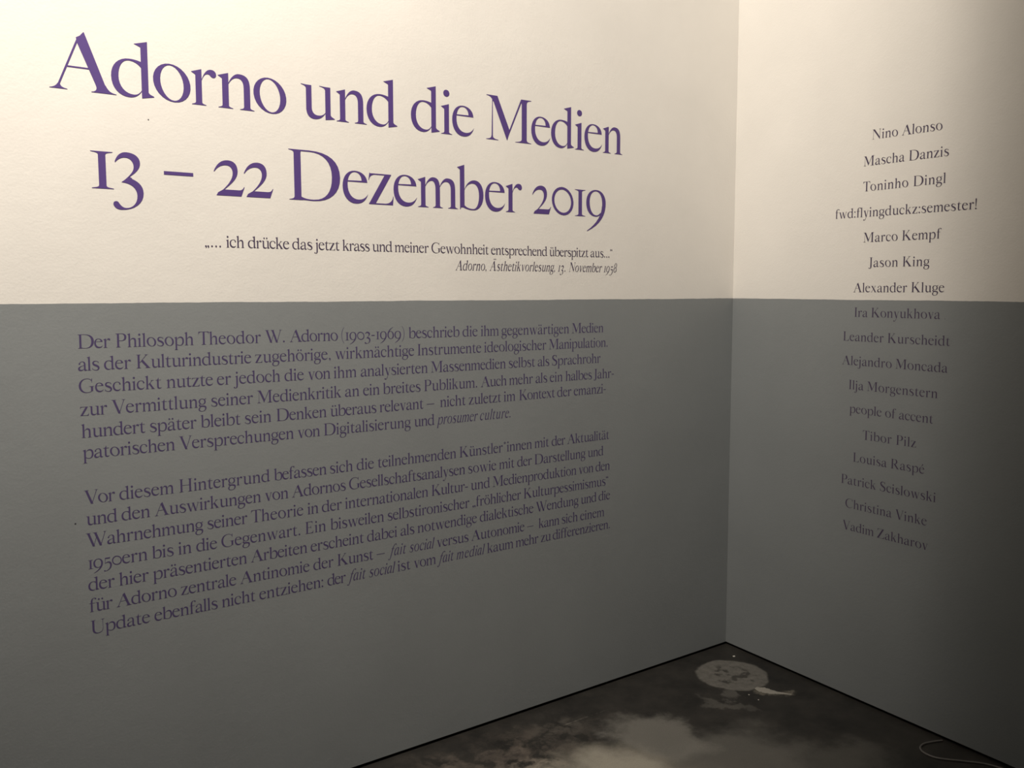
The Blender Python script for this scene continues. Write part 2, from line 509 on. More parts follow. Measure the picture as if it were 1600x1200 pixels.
    q.serif(64, 150, 450, -1, 58, 44, 28).serif(338, 372, 450, -1, 50, 52, 22).serif(62, 90, 0, 1, 58, 56, 22).serif(318, 410, 0, 1, 50, 52, 28)
    new('x', 462, q)
    q = G().diag(196, 0, 60, 430, 88)   # y
    q.band('M352 430 C310 300 260 120 210 -40 C170 -170 120 -236 50 -236', 'M378 430 C335 300 285 120 232 -40 C190 -190 130 -262 60 -262')
    q.dot(46, -220, 40)
    q.serif(64, 142, 450, -1, 60, 50, 30).serif(348, 376, 450, -1, 60, 52, 24)
    new('y', 426, q)
    q = G().rect(30, 428, 363, 445).rect(13, 0, 388, 17).diag(13, 4, 268, 440, 98)   # z
    q.poly('M8 345 L16 345 C24 400 60 428 120 430 L120 444 L34 444 L26 460').poly('M400 128 L392 128 C384 60 340 18 260 16 L260 0 L388 0')
    new('z', 402, q)
    # ---- capitals
    q = G()   # A
    q.diag(90, 56, 312, 600, 24).poly([(308, 622), (320, 560), (520, 60), (628, 60), (400, 692), (393, 696), (352, 648)])
    q.rect(186, 264, 450, 281)
    q.poly('M0 0 L194 0 L194 5 C140 14 118 26 116 64 L92 64 C70 28 45 12 0 5').poly('M456 0 L740 0 L740 5 C680 14 650 30 620 96 L505 96 C528 40 512 12 456 6')
    new('A', 738, q)
    q = G().capstem(115, 96, br=20, tr=20)   # D
    q.band('M190 690 L330 690 C610 690 768 570 768 345 C768 130 620 -4 385 -4 C320 -4 280 4 190 4', 'M190 672 L330 672 C530 672 648 560 648 345 C648 140 560 14 385 14 C300 14 250 22 190 60')
    new('D', 780, q)
    q = G().capstem(100, 92, br=10, tr=10)   # E
    q.poly('M180 690 L470 690 L476 560 L466 560 C452 640 420 668 330 670 L180 670').poly('M180 0 L500 0 L520 150 L508 150 C480 60 440 22 320 20 L180 20')
    q.rect(180, 345, 380, 362).poly([(372, 270), (386, 270), (386, 440), (372, 440), (350, 362), (350, 345)])
    new('E', 545, q)
    q = G()   # G
    q.band('M610 560 C560 650 490 702 380 702 C170 702 15 555 15 342 C15 130 160 -12 360 -12 C480 -12 580 30 650 100',
           'M600 545 C545 640 480 682 390 682 C230 682 115 560 115 360 C115 150 230 12 385 12 C450 12 510 24 560 60')
    q.poly([(596, 500), (610, 500), (614, 700), (600, 700), (574, 620)]).rect(556, 70, 650, 290).serif(556, 650, 310, -1, 90, 50, 46)
    new('G', 705, q)
    q = G()   # C
    q.band('M606 560 C560 650 490 702 380 702 C170 702 15 555 15 342 C15 130 160 -12 360 -12 C470 -12 565 35 625 130',
           'M600 545 C545 640 480 682 390 682 C230 682 115 560 115 360 C115 150 230 20 390 20 C480 20 560 60 616 136')
    q.poly([(596, 500), (610, 500), (614, 700), (600, 700), (574, 620)])
    new('C', 640, q)
    q = G().capstem(100, 94, br=60, tr=60).capstem(540, 94, bl=60, tl=60).rect(180, 345, 560, 363); new('H', 735, q)
    q = G().capstem(80, 94); new('I', 256, q)
    q = G().rect(100, 60, 194, 650).serif(100, 194, 690, -1, 72, 72, 52)   # J
    q.band('M194 80 C194 -60 130 -120 60 -120 C20 -120 -8 -100 -20 -80', 'M100 80 C100 -40 80 -100 50 -100 C30 -100 12 -92 4 -70'); q.dot(-4, -76, 34)
    new('J', 270, q)
    q = G().capstem(100, 94, br=60, tr=60).diag(180, 270, 500, 660, 30).serif(488, 540, 690, -1, 70, 66, 32)   # K
    q.poly([(262, 350), (335, 440), (640, 50), (510, 50)]).poly('M505 54 L640 50 C660 20 690 8 720 5 L720 0 L440 0 L440 5 C490 10 512 20 505 54')
    new('K', 715, q)
    q = G().capstem(100, 94, br=10).poly('M180 0 L490 0 L515 165 L503 165 C470 60 430 22 310 20 L180 20'); new('L', 530, q)
    q = G()   # M
    q.poly([(92, 40), (118, 40), (116, 640), (106, 640)]).serif(90, 118, 0, 1, 98, 104, 66)
    q.poly([(92, 640), (204, 692), (440, 163), (392, 20), (380, 20), (112, 640)]).poly('M0 692 L204 692 L170 600 L120 600 C100 650 70 680 0 684')
    q.poly([(388, 20), (402, 60), (672, 660), (672, 692), (655, 692), (384, 80)])
    q.rect(668, 40, 766, 650).serif(668, 766, 0, 1, 124, 92, 60).poly('M655 692 L856 692 L856 684 C790 676 768 668 766 620 L664 620')
    new('M', 862, q)
    q = G()   # N
    q.rect(100, 40, 120, 640).serif(100, 120, 0, 1, 85, 85, 50).poly('M10 690 L206 690 L236 600 L110 600 C90 650 60 680 10 684')
    q.poly([(100, 640), (204, 690), (626, 120), (626, -10), (606, -10)]).rect(606, 0, 626, 650).serif(606, 626, 690, -1, 85, 85, 50)
    new('N', 725, q)
    q = G().capstem(100, 94, tr=10)   # P
    q.band('M190 690 L330 690 C460 690 535 620 535 510 C535 385 440 318 300 318 C260 318 230 322 190 330', 'M190 672 L300 672 C390 672 435 610 435 508 C435 400 380 336 290 336 C260 336 230 340 190 348')
    new('P', 550, q)
    q = G().capstem(100, 94, tr=10, br=60)   # R
    q.band('M190 690 L330 690 C450 690 525 625 525 520 C525 405 440 338 300 338 C260 338 230 342 190 348', 'M190 672 L300 672 C385 672 428 615 428 518 C428 415 380 356 290 356 C260 356 230 358 190 364')
    q.poly([(262, 345), (372, 350), (600, 50), (480, 50)]).poly('M478 54 L598 50 C620 20 650 8 680 5 L680 0 L520 0 C500 6 490 20 470 54')
    new('R', 672, q)
    q = G()   # S
    q.rib([(410, 540, 14), (375, 635, 28), (270, 688, 30), (150, 660, 62), (95, 565, 92), (140, 450, 104), (270, 360, 112), (395, 265, 108), (420, 150, 94), (350, 38, 56), (220, 4, 28), (100, 50, 26), (50, 170, 12)])
    q.poly([(404, 520), (420, 520), (420, 700), (406, 700), (385, 640)]).poly([(42, 190), (56, 190), (76, 60), (54, -5), (42, -5)])
    new('S', 500, q)
    q = G().rect(240, 30, 336, 680).serif(240, 336, 0, 1, 84, 84, 52)   # T
    q.rect(30, 672, 546, 690).poly('M12 540 L22 540 C40 630 80 670 180 672 L180 690 L24 690').poly('M564 540 L554 540 C536 630 496 670 396 672 L396 690 L552 690')
    new('T', 560, q)
    q = G().rect(90, 200, 185, 650).serif(90, 185, 690, -1, 72, 66, 52).rect(568, 200, 588, 650).serif(568, 588, 690, -1, 78, 74, 46)   # U
    q.band('M90 220 C90 70 190 -12 340 -12 C490 -12 588 80 588 220', 'M185 220 C185 90 260 18 365 18 C480 18 568 90 568 220')
    new('U', 670, q)
    q = G().diag(300, -6, 62, 660, 108).diag(338, 0, 560, 660, 26).poly([(300, -6), (356, -6), (400, 130), (320, 120)])   # V
    q.serif(66, 168, 690, -1, 70, 66, 36).serif(552, 584, 690, -1, 72, 66, 30)
    new('V', 640, q)
    q = G().diag(290, -6, 62, 660, 106).diag(326, 0, 470, 480, 24).diag(610, -6, 370, 690, 106).diag(648, 0, 858, 660, 26)   # W
    q.poly([(290, -6), (346, -6), (390, 130), (310, 120)]).poly([(610, -6), (666, -6), (710, 130), (630, 120)])
    q.serif(66, 166, 690, -1, 70, 60, 36).serif(372, 474, 690, -1, 66, 60, 34).serif(850, 882, 690, -1, 72, 66, 30)
    new('W', 938, q)
    q = G().rect(60, 672, 545, 690).rect(20, 0, 560, 18).diag(20, 8, 420, 682, 124)   # Z
    q.poly('M40 530 L50 530 C66 630 110 670 220 672 L220 690 L56 690').poly('M582 170 L570 170 C548 66 500 20 380 18 L380 0 L568 0')
    new('Z', 590, q)
    # ---- old-style figures
    q = G().ring(230, 234, 231, 236, 178, 194, -.08); new('0', 462, q)
    q = G().rect(100, 30, 178, 420).serif(100, 178, 0, 1, 76, 76, 40).serif(100, 178, 450, -1, 78, 76, 40); new('1', 258, q)
    q = G()   # 2
    q.band('M10 312 C50 410 110 464 196 464 C275 464 322 415 322 330 C322 240 250 170 142 80 L37 0', 'M18 306 C60 370 115 398 172 398 C225 398 255 360 255 300 C255 230 200 150 128 82 L60 18')
    q.poly('M37 0 L363 0 L408 124 L400 126 C385 95 370 80 330 80 L128 80 L60 40')
    new('2', 410, q)
    q = G()   # 3
    q.band('M14 340 C40 420 90 462 155 462 C250 462 318 415 318 340 C318 270 260 215 184 162', 'M20 330 C55 375 95 396 140 396 C200 396 238 350 238 290 C238 235 200 190 120 118')
    q.poly([(84, 92), (190, 160), (215, 148), (165, 88)])
    q.band('M170 155 C280 120 348 70 348 -30 C348 -160 220 -248 78 -248 C20 -248 -18 -220 -20 -178', 'M84 92 C200 85 270 30 270 -66 C270 -160 210 -224 130 -224 C90 -224 60 -190 40 -155')
    q.dot(14, -180, 36)
    new('3', 360, q)
    q = G()   # 5
    q.poly([(90, 330), (90, 450), (300, 450), (330, 480), (318, 392), (110, 392), (110, 300)]).rect(86, 150, 104, 440)
    q.band('M92 160 C130 215 190 240 250 240 C340 240 400 170 400 60 C400 -110 260 -240 60 -246', 'M92 145 C130 175 165 188 205 188 C275 188 318 130 318 40 C318 -110 220 -222 60 -230')
    q.dot(62, -214, 34)
    new('5', 405, q)
    q = G()   # 6
    q.ring(222, 230, 216, 238, 134, 216, -.06)
    q.band('M8 262 C20 440 150 620 380 700', 'M90 320 C120 460 230 610 385 692')
    new('6', 444, q)
    q = G()   # 8
    q.ring(210, 520, 168, 180, 104, 158, -.06).ring(212, 180, 208, 192, 122, 168, -.06)
    new('8', 424, q)
    q = G()   # 9
    q.band('M430 160 C442 250 436 300 418 340 C380 425 310 466 215 466 C90 466 -2 380 -2 240 C-2 100 85 6 210 6 C260 6 290 20 318 50',
           'M352 130 C360 220 356 280 345 320 C325 395 280 442 214 442 C130 442 75 370 75 258 C75 120 140 30 218 30 C260 30 290 45 318 80')
    q.band('M432 190 C425 60 330 -130 20 -250', 'M350 190 C350 60 250 -110 16 -242')
    new('9', 440, q)
    # ---- punctuation
    new('.', 205, G().dot(100, 42, 50))
    com = lambda q, x, y: q.dot(x, y, 48).rib([(x + 40, y + 6, 20), (x + 36, y - 50, 30), (x - 14, y - 118, 8)])
    new(',', 200, com(G(), 100, 42))
    new(':', 160, G().dot(76, 42, 50).dot(76, 400, 50))
    new('!', 170, G().dot(80, 42, 50).poly([(66, 160), (92, 160), (124, 640), (100, 700), (60, 700), (36, 640)]))
    new('-', 270, G().rect(25, 216, 240, 262))
    new('–', 390, G().rect(9, 221, 373, 265))
    new('—', 590, G().rect(20, 226, 560, 258))
    new('*', 300, (lambda q: [q.poly([(150 - 6 * math.sin(a), 600 + 6 * math.cos(a)), (150 + 92 * math.cos(a) - 22 * math.sin(a), 600 + 92 * math.sin(a) + 22 * math.cos(a)),
                   (150 + 92 * math.cos(a) + 22 * math.sin(a), 600 + 92 * math.sin(a) - 22 * math.cos(a)), (150 + 6 * math.sin(a), 600 - 6 * math.cos(a))]) for a in [math.pi / 2 + k * 1.2566 for k in range(5)]][0])(G()))
    new('„', 280, com(com(G(), 72, 42), 200, 42))
    hi = lambda q, x, y: q.dot(x, y, 42).rib([(x - 36, y - 4, 18), (x - 32, y + 46, 28), (x + 14, y + 108, 8)])
    new('“', 290, hi(hi(G(), 80, 560), 200, 560))
    new('(', 230, G().band('M210 760 C90 640 40 450 40 285 C40 120 90 -70 210 -190', 'M216 752 C110 620 72 450 72 285 C72 120 110 -50 216 -182'))
    new(')', 230, G().band('M20 760 C140 640 190 450 190 285 C190 120 140 -70 20 -190', 'M14 752 C120 620 158 450 158 285 C158 120 120 -50 14 -182'))
    # ---- accents
    def acc(c, base, f):
        a, b = g[base]; q = G(); q.polys = list(b.polys); f(q); g[c] = (a, q)
    for c, b_, x, y in (('ä', 'a', 195, 600), ('ö', 'o', 235, 600), ('ü', 'u', 250, 600), ('Ä', 'A', 390, 800)):
        acc(c, b_, lambda q: q.dot(x - 80, y, 44).dot(x + 80, y, 44))
    acc('é', 'e', lambda q: q.poly([(170, 520), (190, 514), (310, 640), (230, 664)]))
    # ---- italic forms that differ from the roman (slanted on use)
    it = {}
    q = G().rect(300, 60, 376, 450)
    q.band('M330 445 C290 462 250 462 222 460 C90 455 10 345 10 190 C10 60 60 -8 130 -8 C200 -8 260 60 306 150', 'M330 400 C300 430 260 438 225 436 C150 430 92 330 92 190 C92 90 120 48 165 48 C220 48 270 100 306 190')
    q.band('M300 80 C300 20 320 -8 355 -8 C400 -8 430 30 445 80', 'M376 90 C376 55 380 40 395 40 C412 40 425 60 437 90')
    it['a'] = (430, q)
    q = G()
    q.band('M-60 -190 C-40 -230 -10 -236 20 -236 C110 -236 140 -120 160 0 L215 420 C240 600 290 700 380 700 C410 700 430 690 440 670',
           'M-20 -190 C-10 -210 5 -214 20 -214 C60 -214 80 -110 90 0 L140 420 C165 600 260 720 380 720 C420 722 450 700 460 680')
    q.dot(-38, -192, 34).dot(425, 668, 36).rect(60, 428, 330, 448)
    it['f'] = (300, q)
    return g, it


ROMAN, ITALIC = glyphs()
_cache = {}


def glyph_mesh(ch, italic):
    """union of all pieces of a glyph -> clean non-overlapping triangles in font units"""
    key = (ch, italic)
    if key in _cache: return _cache[key]
    adv, q = (ITALIC[ch] if italic and ch in ITALIC else ROMAN[ch])
    vs = []; fs = []
    for poly in q.polys:
        a = sum(poly[i][0] * poly[(i + 1) % len(poly)][1] - poly[(i + 1) % len(poly)][0] * poly[i][1] for i in range(len(poly)))
        if abs(a) < 1: continue
        if a < 0: poly = poly[::-1]
        pl = [poly[0]]
        for p in poly[1:]:
            if math.hypot(p[0] - pl[-1][0], p[1] - pl[-1][1]) > .3: pl.append(p)
        if math.hypot(pl[0][0] - pl[-1][0], pl[0][1] - pl[-1][1]) < .3: pl.pop()
        if len(pl) < 3: continue
        b = len(vs); vs += [Vector(p) for p in pl]
        for tri in tessellate_polygon([[Vector((p[0], p[1], 0)) for p in pl]]):
            i, j, k = tri
            ar = (pl[j][0] - pl[i][0]) * (pl[k][1] - pl[i][1]) - (pl[k][0] - pl[i][0]) * (pl[j][1] - pl[i][1])
            if abs(ar) < .5: continue
            fs.append([b + i, b + j, b + k] if ar > 0 else [b + i, b + k, b + j])
    V, E_, F, _, _, OF = delaunay_2d_cdt(vs, [], fs, 1, 0.05)
    F = [f for f, o in zip(F, OF) if o]
    V = [(v.x, v.y) for v in V]
    if italic:
        V = [(x * .75 + .21 * y, y) for x, y in V]; adv = adv * .75
    used = sorted({i for f in F for i in f}); mp = {u: i for i, u in enumerate(used)}
    V = [V[u] for u in used]; F = [[mp[i] for i in f] for f in F]
    out = (adv, V, F)
    _cache[key] = out
    return out


KERN = {('f', 'w'): -25, ('f', 'l'): -25, ('T', 'h'): -30, ('r', '.'): -30, ('T', 'o'): -50, ('P', 'a'): -20}
SPACE = 195


def layout(text, track=0.0):
    """text with *...* spans in italics -> list of words; a word = list of (char, italic, x)"""
    x = 0; it = False; words = [[]]; prev = None
    for ch in text:
        if ch == '~': it = not it; prev = None; continue
        if ch == ' ':
            x += SPACE * (.85 if it else 1) + track; words.append([]); prev = None; continue
        x += KERN.get((prev, ch), -34 if prev == 'A' else 0)
        adv, V, F = glyph_mesh(ch, it)
        words[-1].append((ch, it, x))
        x += adv + 2 + track; prev = ch
    # ink ends
    first = words[0][0]; last = words[-1][-1]
    x0 = first[2] + min(v[0] for v in glyph_mesh(*first[:2])[1])
    x1 = last[2] + max(v[0] for v in glyph_mesh(*last[:2])[1])
    return words, x0, x1, sum(len(w) for w in words) - 1 + len(words) - 1


def to_wall(o, wall, s, z):
    if wall == 'L':
        o.matrix_world = Matrix.Translation((s, -.0009, z)) @ Matrix.Rotation(math.pi / 2, 4, 'X')
    else:
        o.matrix_world = Matrix.Translation((-.0009, -s, z)) @ Matrix.Rotation(-math.pi / 2, 4, 'Z') @ Matrix.Rotation(math.pi / 2, 4, 'X')


def solid(V, F, x, sc, vs, fs):
    b = len(vs)
    vs += [((px + x) * sc, py * sc, 0) for px, py in V]
    fs += [[b + i for i in f] for f in F]


def text_line(name, label, cat, group, text, wall, s0, z0, s1, z1, cap, mat, per_letter=False):
    """one line of lettering whose ink runs from (s0,z0) to (s1,z1) on the wall; cap = capital height in metres"""
    sc = cap / 690.0
    words, a, b, n = layout(text)
    length = s1 - s0
    track = (length / sc - (b - a)) / n
    root = bpy.data.objects.new(name, None)
    root.empty_display_size = .02
    COL.objects.link(root)
    to_wall(root, wall, s0, z0)
    tilt = math.atan2(z1 - z0, length)
    root.matrix_world = root.matrix_world @ Matrix.Rotation(tilt, 4, 'Z')
    tag(root, label, cat, group)
    words, a, b, n = layout(text, track)
    starts = next((v for k, v in WORD_STARTS.items() if text.startswith(k)), None)
    edges = next((v for k, v in LETTER_EDGES.items() if text.startswith(k)), None)
    if starts:                                        # slide each word to its own start, spreading the slack
        ink = [w[0][2] + min(v[0] for v in glyph_mesh(*w[0][:2])[1]) for w in words] + [b]
        tgt = [t / sc for t in starts] + [length / sc]
        assert len(starts) == len(words), text
        words = [[(c, i, tgt[k] + (x - ink[k]) * (tgt[k + 1] - tgt[k]) / (ink[k + 1] - ink[k])) for c, i, x in w]
                 for k, w in enumerate(words)]
        a = 0
    li = 0
    for wi, w in enumerate(words):
        off = -a; k = 1.0; wx = 0
        if per_letter:
            for (c, i, x) in w:
                adv, V, F = glyph_mesh(c, i)
                if edges:                             # fit the glyph between its measured edges
                    e0, e1 = edges[li]; li += 1
                    g0, g1 = min(v[0] for v in V), max(v[0] for v in V)
                    kx = (e1 - e0) / sc / (g1 - g0)
                    V = [(v[0] * kx, v[1]) for v in V]; x = e0 / sc - g0 * kx - off
                vs = []; fs = []
                solid(V, F, 0, sc, vs, fs)
                o = mesh_obj('letter' if c.isalpha() else ('dash' if c in '–-' else 'numeral'), vs, fs, mat, root)
                o.location = ((x + off) * sc, 0, 0)
        else:
            runs = [w]
            if len(w) > 1 and w[-1][0] == '“': runs = [w[:-1], w[-1:]]      # closing marks stand apart, high up
            for run in runs:
                vs = []; fs = []
                for (c, i, x) in run:
                    adv, V, F = glyph_mesh(c, i)
                    solid(V, F, x - run[0][2], sc, vs, fs)
                o = mesh_obj('quotation_mark' if run[0][0] == '“' else ('dash' if run[0][0] in '–—' else 'word'), vs, fs, mat, root)
                o.location = ((run[0][2] + off) * sc, 0, 0)
    return root


# word starts (metres from the start of each row), measured on the wall
WORD_STARTS = {
    '„... ich': [0.0, 0.0581, 0.1194, 0.2503, 0.3183, 0.4083, 0.5072, 0.585, 0.7175, 0.9485, 1.1963, 1.3861],
    '~Adorno, Ä': [0.0, 0.1343, 0.4278, 0.4775, 0.6432],
    'Der Phil': [0.0, 0.0906, 0.3035, 0.4918, 0.5657, 0.7299, 0.961, 1.1634, 1.2359, 1.3208, 1.6297],
    'als der': [0.0, 0.0619, 0.1412, 0.4631, 0.7089, 0.994, 1.2509, 1.5267],
    'Geschickt': [0.0, 0.2169, 0.3527, 0.3996, 0.5492, 0.6215, 0.7039, 0.7933, 1.0424, 1.3526, 1.4779, 1.5424],
    'zur Verm': [0.0, 0.0756, 0.3345, 0.465, 0.7395, 0.8001, 0.8689, 1.0167, 1.2363, 1.3537, 1.468, 1.5314, 1.6035, 1.7376],
    'hundert': [0.0, 0.1685, 0.3031, 0.4273, 0.5204, 0.6886, 0.8549, 1.0249, 1.0753, 1.1867, 1.3299, 1.3955, 1.5641, 1.6414],
    'patorisch': [0.0, 0.2418, 0.5825, 0.666, 0.9764, 1.06, 1.231],
    'Vor dies': [0.0, 0.0858, 0.2399, 0.5097, 0.6853, 0.7741, 0.8464, 1.1499, 1.4637, 1.5403, 1.6125],
    'und den': [0.0, 0.0864, 0.1704, 0.4775, 0.5598, 0.7447, 1.1812, 1.3082, 1.3848, 1.4611, 1.7079],
    'Wahrnehm': [0.0, 0.313, 0.4381, 0.61, 0.6561, 0.7324, 1.0401, 1.1934, 1.2827, 1.6668, 1.7492],
    '1950ern': [0.0, 0.1602, 0.2291, 0.278, 0.3482, 0.5995, 0.6808, 0.8763, 1.1978, 1.4133],
    'der hier': [0.0, 0.0756, 0.162, 0.4327, 0.6169, 0.8045, 0.9231, 0.9857, 1.2287, 1.4684, 1.6774, 1.7645],
    'für Adorno': [0.0, 0.066, 0.2336, 0.3992, 0.6237, 0.7022, 0.8366, 0.8765, 0.9548, 1.0572, 1.1929, 1.4296, 1.4807, 1.587, 1.6746],
    'Update': [0.0, 0.16, 0.3441, 0.4536, 0.667, 0.732, 0.808, 0.9091, 0.9686, 1.0569, 1.1311, 1.2571, 1.3784, 1.4894, 1.5441],
}
# left and right ink edge of every big letter
LETTER_EDGES = {
    'Adorno und': [(0.0, 0.1551), (0.1436, 0.2479), (0.2466, 0.3423), (0.3445, 0.4121), (0.4156, 0.5166), (0.5149, 0.6104), (0.6548, 0.7591), (0.7644, 0.8635), (0.863, 0.9674), (1.0156, 1.1198), (1.125, 1.1665), (1.1668, 1.2507), (1.2985, 1.4851), (1.4846, 1.5678), (1.5706, 1.6736), (1.6783, 1.7198), (1.7219, 1.8063), (1.8097, 1.9052)],
    '13 – 22': [(0.0002, 0.0533), (0.0502, 0.1259), (0.1791, 0.2557), (0.3111, 0.3959), (0.3948, 0.4789), (0.5263, 0.6863), (0.6938, 0.7778), (0.7793, 0.8649), (0.8649, 0.9484), (0.9511, 1.0998), (1.0976, 1.2004), (1.2065, 1.2886), (1.2907, 1.3588), (1.4027, 1.4849), (1.4886, 1.5865), (1.593, 1.6423), (1.646, 1.7393)],
}

# ------------------------------------------------------------------ lettering on the left wall
TITLE_CAP = 0.1464
text_line('title_line', 'very large violet upper headline row on the cream wall, above the big date', 'lettering', 'two headline rows',
          'Adorno und die Medien', 'L', -2.5342, 2.0558, -0.6290, 2.0541, TITLE_CAP, VIOLET, True)
text_line('title_line', 'very large violet date headline with old-style numerals, lower of the two big rows', 'lettering', 'two headline rows',
          '13 – 22 Dezember 2019', 'L', -2.4475, 1.8120, -0.7082, 1.8169, TITLE_CAP, VIOLET, True)
text_line('quotation_line', 'small violet quotation row in German quote marks just under the big date', 'lettering', None,
          '„... ich drücke das jetzt krass und meiner Gewohnheit entsprechend überspitzt aus...“', 'L', -2.1661, 1.6684, -0.6732, 1.6692, .0335, DARK_VIOLET)
text_line('source_line', 'small slanted italic row naming the source, right below the quotation', 'lettering', None,
          '~Adorno, Ästhetikvorlesung, 13. November 1958', 'L', -1.3586, 1.6138, -0.6489, 1.6144, .0335, DARK_VIOLET)
ORD = ['top', 'second', 'third', 'fourth', 'fifth', 'sixth', 'bottom']
BODY1 = [
    ('Der Philosoph Theodor W. Adorno (1903-1969) beschrieb die ihm gegenwärtigen Medien', -2.4960, 1.3966, -0.7146, 1.3889, 'top row of the upper violet paragraph, closest under the cream paint'),
    ('als der Kulturindustrie zugehörige, wirkmächtige Instrumente ideologischer Manipulation.', -2.4976, 1.3381, -0.6934, 1.3334, 'second row of the upper violet paragraph, it starts with "als der"'),
    ('Geschickt nutzte er jedoch die von ihm analysierten Massenmedien selbst als Sprachrohr', -2.4978, 1.2801, -0.7275, 1.2743, 'third row of the upper violet paragraph, it starts with "Geschickt"'),
    ('zur Vermittlung seiner Medienkritik an ein breites Publikum. Auch mehr als ein halbes Jahr-', -2.4973, 1.2197, -0.6600, 1.2143, 'fourth row of the upper violet paragraph, reaching farthest right'),
    ('hundert später bleibt sein Denken überaus relevant — nicht zuletzt im Kontext der emanzi-', -2.4963, 1.1615, -0.6997, 1.1578, 'fifth row of the upper violet paragraph, it starts with "hundert"'),
    ('patorischen Versprechungen von Digitalisierung und ~prosumer culture.', -2.4952, 1.1057, -1.1375, 1.1007, 'short last row of the upper violet paragraph, ending in italics'),
]
BODY2 = [
    ('Vor diesem Hintergrund befassen sich die teilnehmenden Künstler*innen mit der Aktualität', -2.4972, 0.9843, -0.6814, 0.9789, 'top row of the lower violet paragraph, just below the blank gap'),
    ('und den Auswirkungen von Adornos Gesellschaftsanalysen sowie mit der Darstellung und', -2.4945, 0.9270, -0.7095, 0.9186, 'second row of the lower violet paragraph, it starts with "und den"'),
    ('Wahrnehmung seiner Theorie in der internationalen Kultur- und Medienproduktion von den', -2.4968, 0.8685, -0.6771, 0.8588, 'third row of the lower violet paragraph, it starts with "Wahrnehmung"'),
    ('1950ern bis in die Gegenwart. Ein bisweilen selbstironischer „fröhlicher Kulturpessimismus“', -2.4946, 0.8081, -0.6842, 0.7996, 'fourth row of the lower violet paragraph, it starts with a decade in figures'),
    ('der hier präsentierten Arbeiten erscheint dabei als notwendige dialektische Wendung und die', -2.4961, 0.7487, -0.6738, 0.7432, 'fifth row of the lower violet paragraph, it starts with "der hier"'),
    ('für Adorno zentrale Antinomie der Kunst — ~fait social~ versus Autonomie — kann sich einem', -2.4956, 0.6907, -0.7022, 0.6805, 'sixth row of the lower violet paragraph, with two long dashes'),
    ('Update ebenfalls nicht entziehen: der ~fait social~ ist vom ~fait medial~ kaum mehr zu differenzieren.', -2.4944, 0.6298, -0.6744, 0.6282, 'bottom row of the lower violet paragraph, lowest writing on the long wall'),
]
for (t, s0, z0, s1, z1, lab) in BODY1:
    text_line('text_line', lab, 'lettering', 'rows of the upper paragraph', t, 'L', s0, z0, s1, z1, .0366, BODY_VIOLET)
for (t, s0, z0, s1, z1, lab) in BODY2:
    text_line('text_line', lab, 'lettering', 'rows of the lower paragraph', t, 'L', s0, z0, s1, z1, .0366, BODY_VIOLET)

# ------------------------------------------------------------------ names on the right wall
NAMES = [
    ('Nino Alonso', 0.6297, 2.0837, 0.8890, 2.0798, 'topmost name of the centred column on the right wall'),
    ('Mascha Danzis', 0.5989, 1.9928, 0.9151, 1.9916, 'second name from the top of the column on the right wall'),
    ('Toninho Dingl', 0.6010, 1.9024, 0.9085, 1.9037, 'third name from the top, just above the longest lower-case entry'),
    ('fwd:flyingduckz:semester!', 0.4882, 1.8121, 1.0149, 1.8089, 'longest entry of the name column, one word with colons and exclamation mark'),
    ('Marco Kempf', 0.6080, 1.7199, 0.9006, 1.7202, 'name right under the long entry with the exclamation mark'),
    ('Jason King', 0.6334, 1.6301, 0.8625, 1.6292, 'very short name, second row above the edge of the grey paint'),
    ('Alexander Kluge', 0.5740, 1.5395, 0.9190, 1.5404, 'lowest name still on cream paint, just above the grey edge'),
    ('Ira Konyukhova', 0.5819, 1.4490, 0.9084, 1.4497, 'first name on the grey paint, just under its upper edge'),
    ('Leander Kurscheidt', 0.5383, 1.3594, 0.9464, 1.3608, 'second name on the grey paint, one of the widest rows'),
    ('Alejandro Moncada', 0.5361, 1.2705, 0.9420, 1.2700, 'third name below the grey edge on the right wall'),
    ('Ilja Morgenstern', 0.5688, 1.1804, 0.9110, 1.1805, 'fourth name below the grey edge, above the lower-case entry'),
    ('people of accent', 0.5753, 1.0927, 0.8990, 1.0919, 'three-word lower-case entry in the middle of the names on grey'),
    ('Tibor Pilz', 0.6333, 0.9992, 0.8416, 1.0003, 'shortest name on the grey paint, right under the three-word entry'),
    ('Louisa Raspé', 0.5967, 0.9109, 0.8753, 0.9130, 'fourth name from the bottom, its last letter has an accent'),
    ('Patrick Scislowski', 0.5492, 0.8222, 0.9196, 0.8220, 'third name from the bottom on the right wall'),
    ('Christina Vinke', 0.5706, 0.7331, 0.8912, 0.7336, 'second name from the bottom on the right wall'),
    ('Vadim Zakharov', 0.5610, 0.6482, 0.8985, 0.6483, 'bottommost name on the right wall, nearest the floor'),
]
for (t, s0, z0, s1, z1, lab) in NAMES:
    text_line('name_line', lab, 'lettering', 'column of names on the right wall', t, 'R', s0, z0, s1, z1, .0344, DARK_VIOLET)


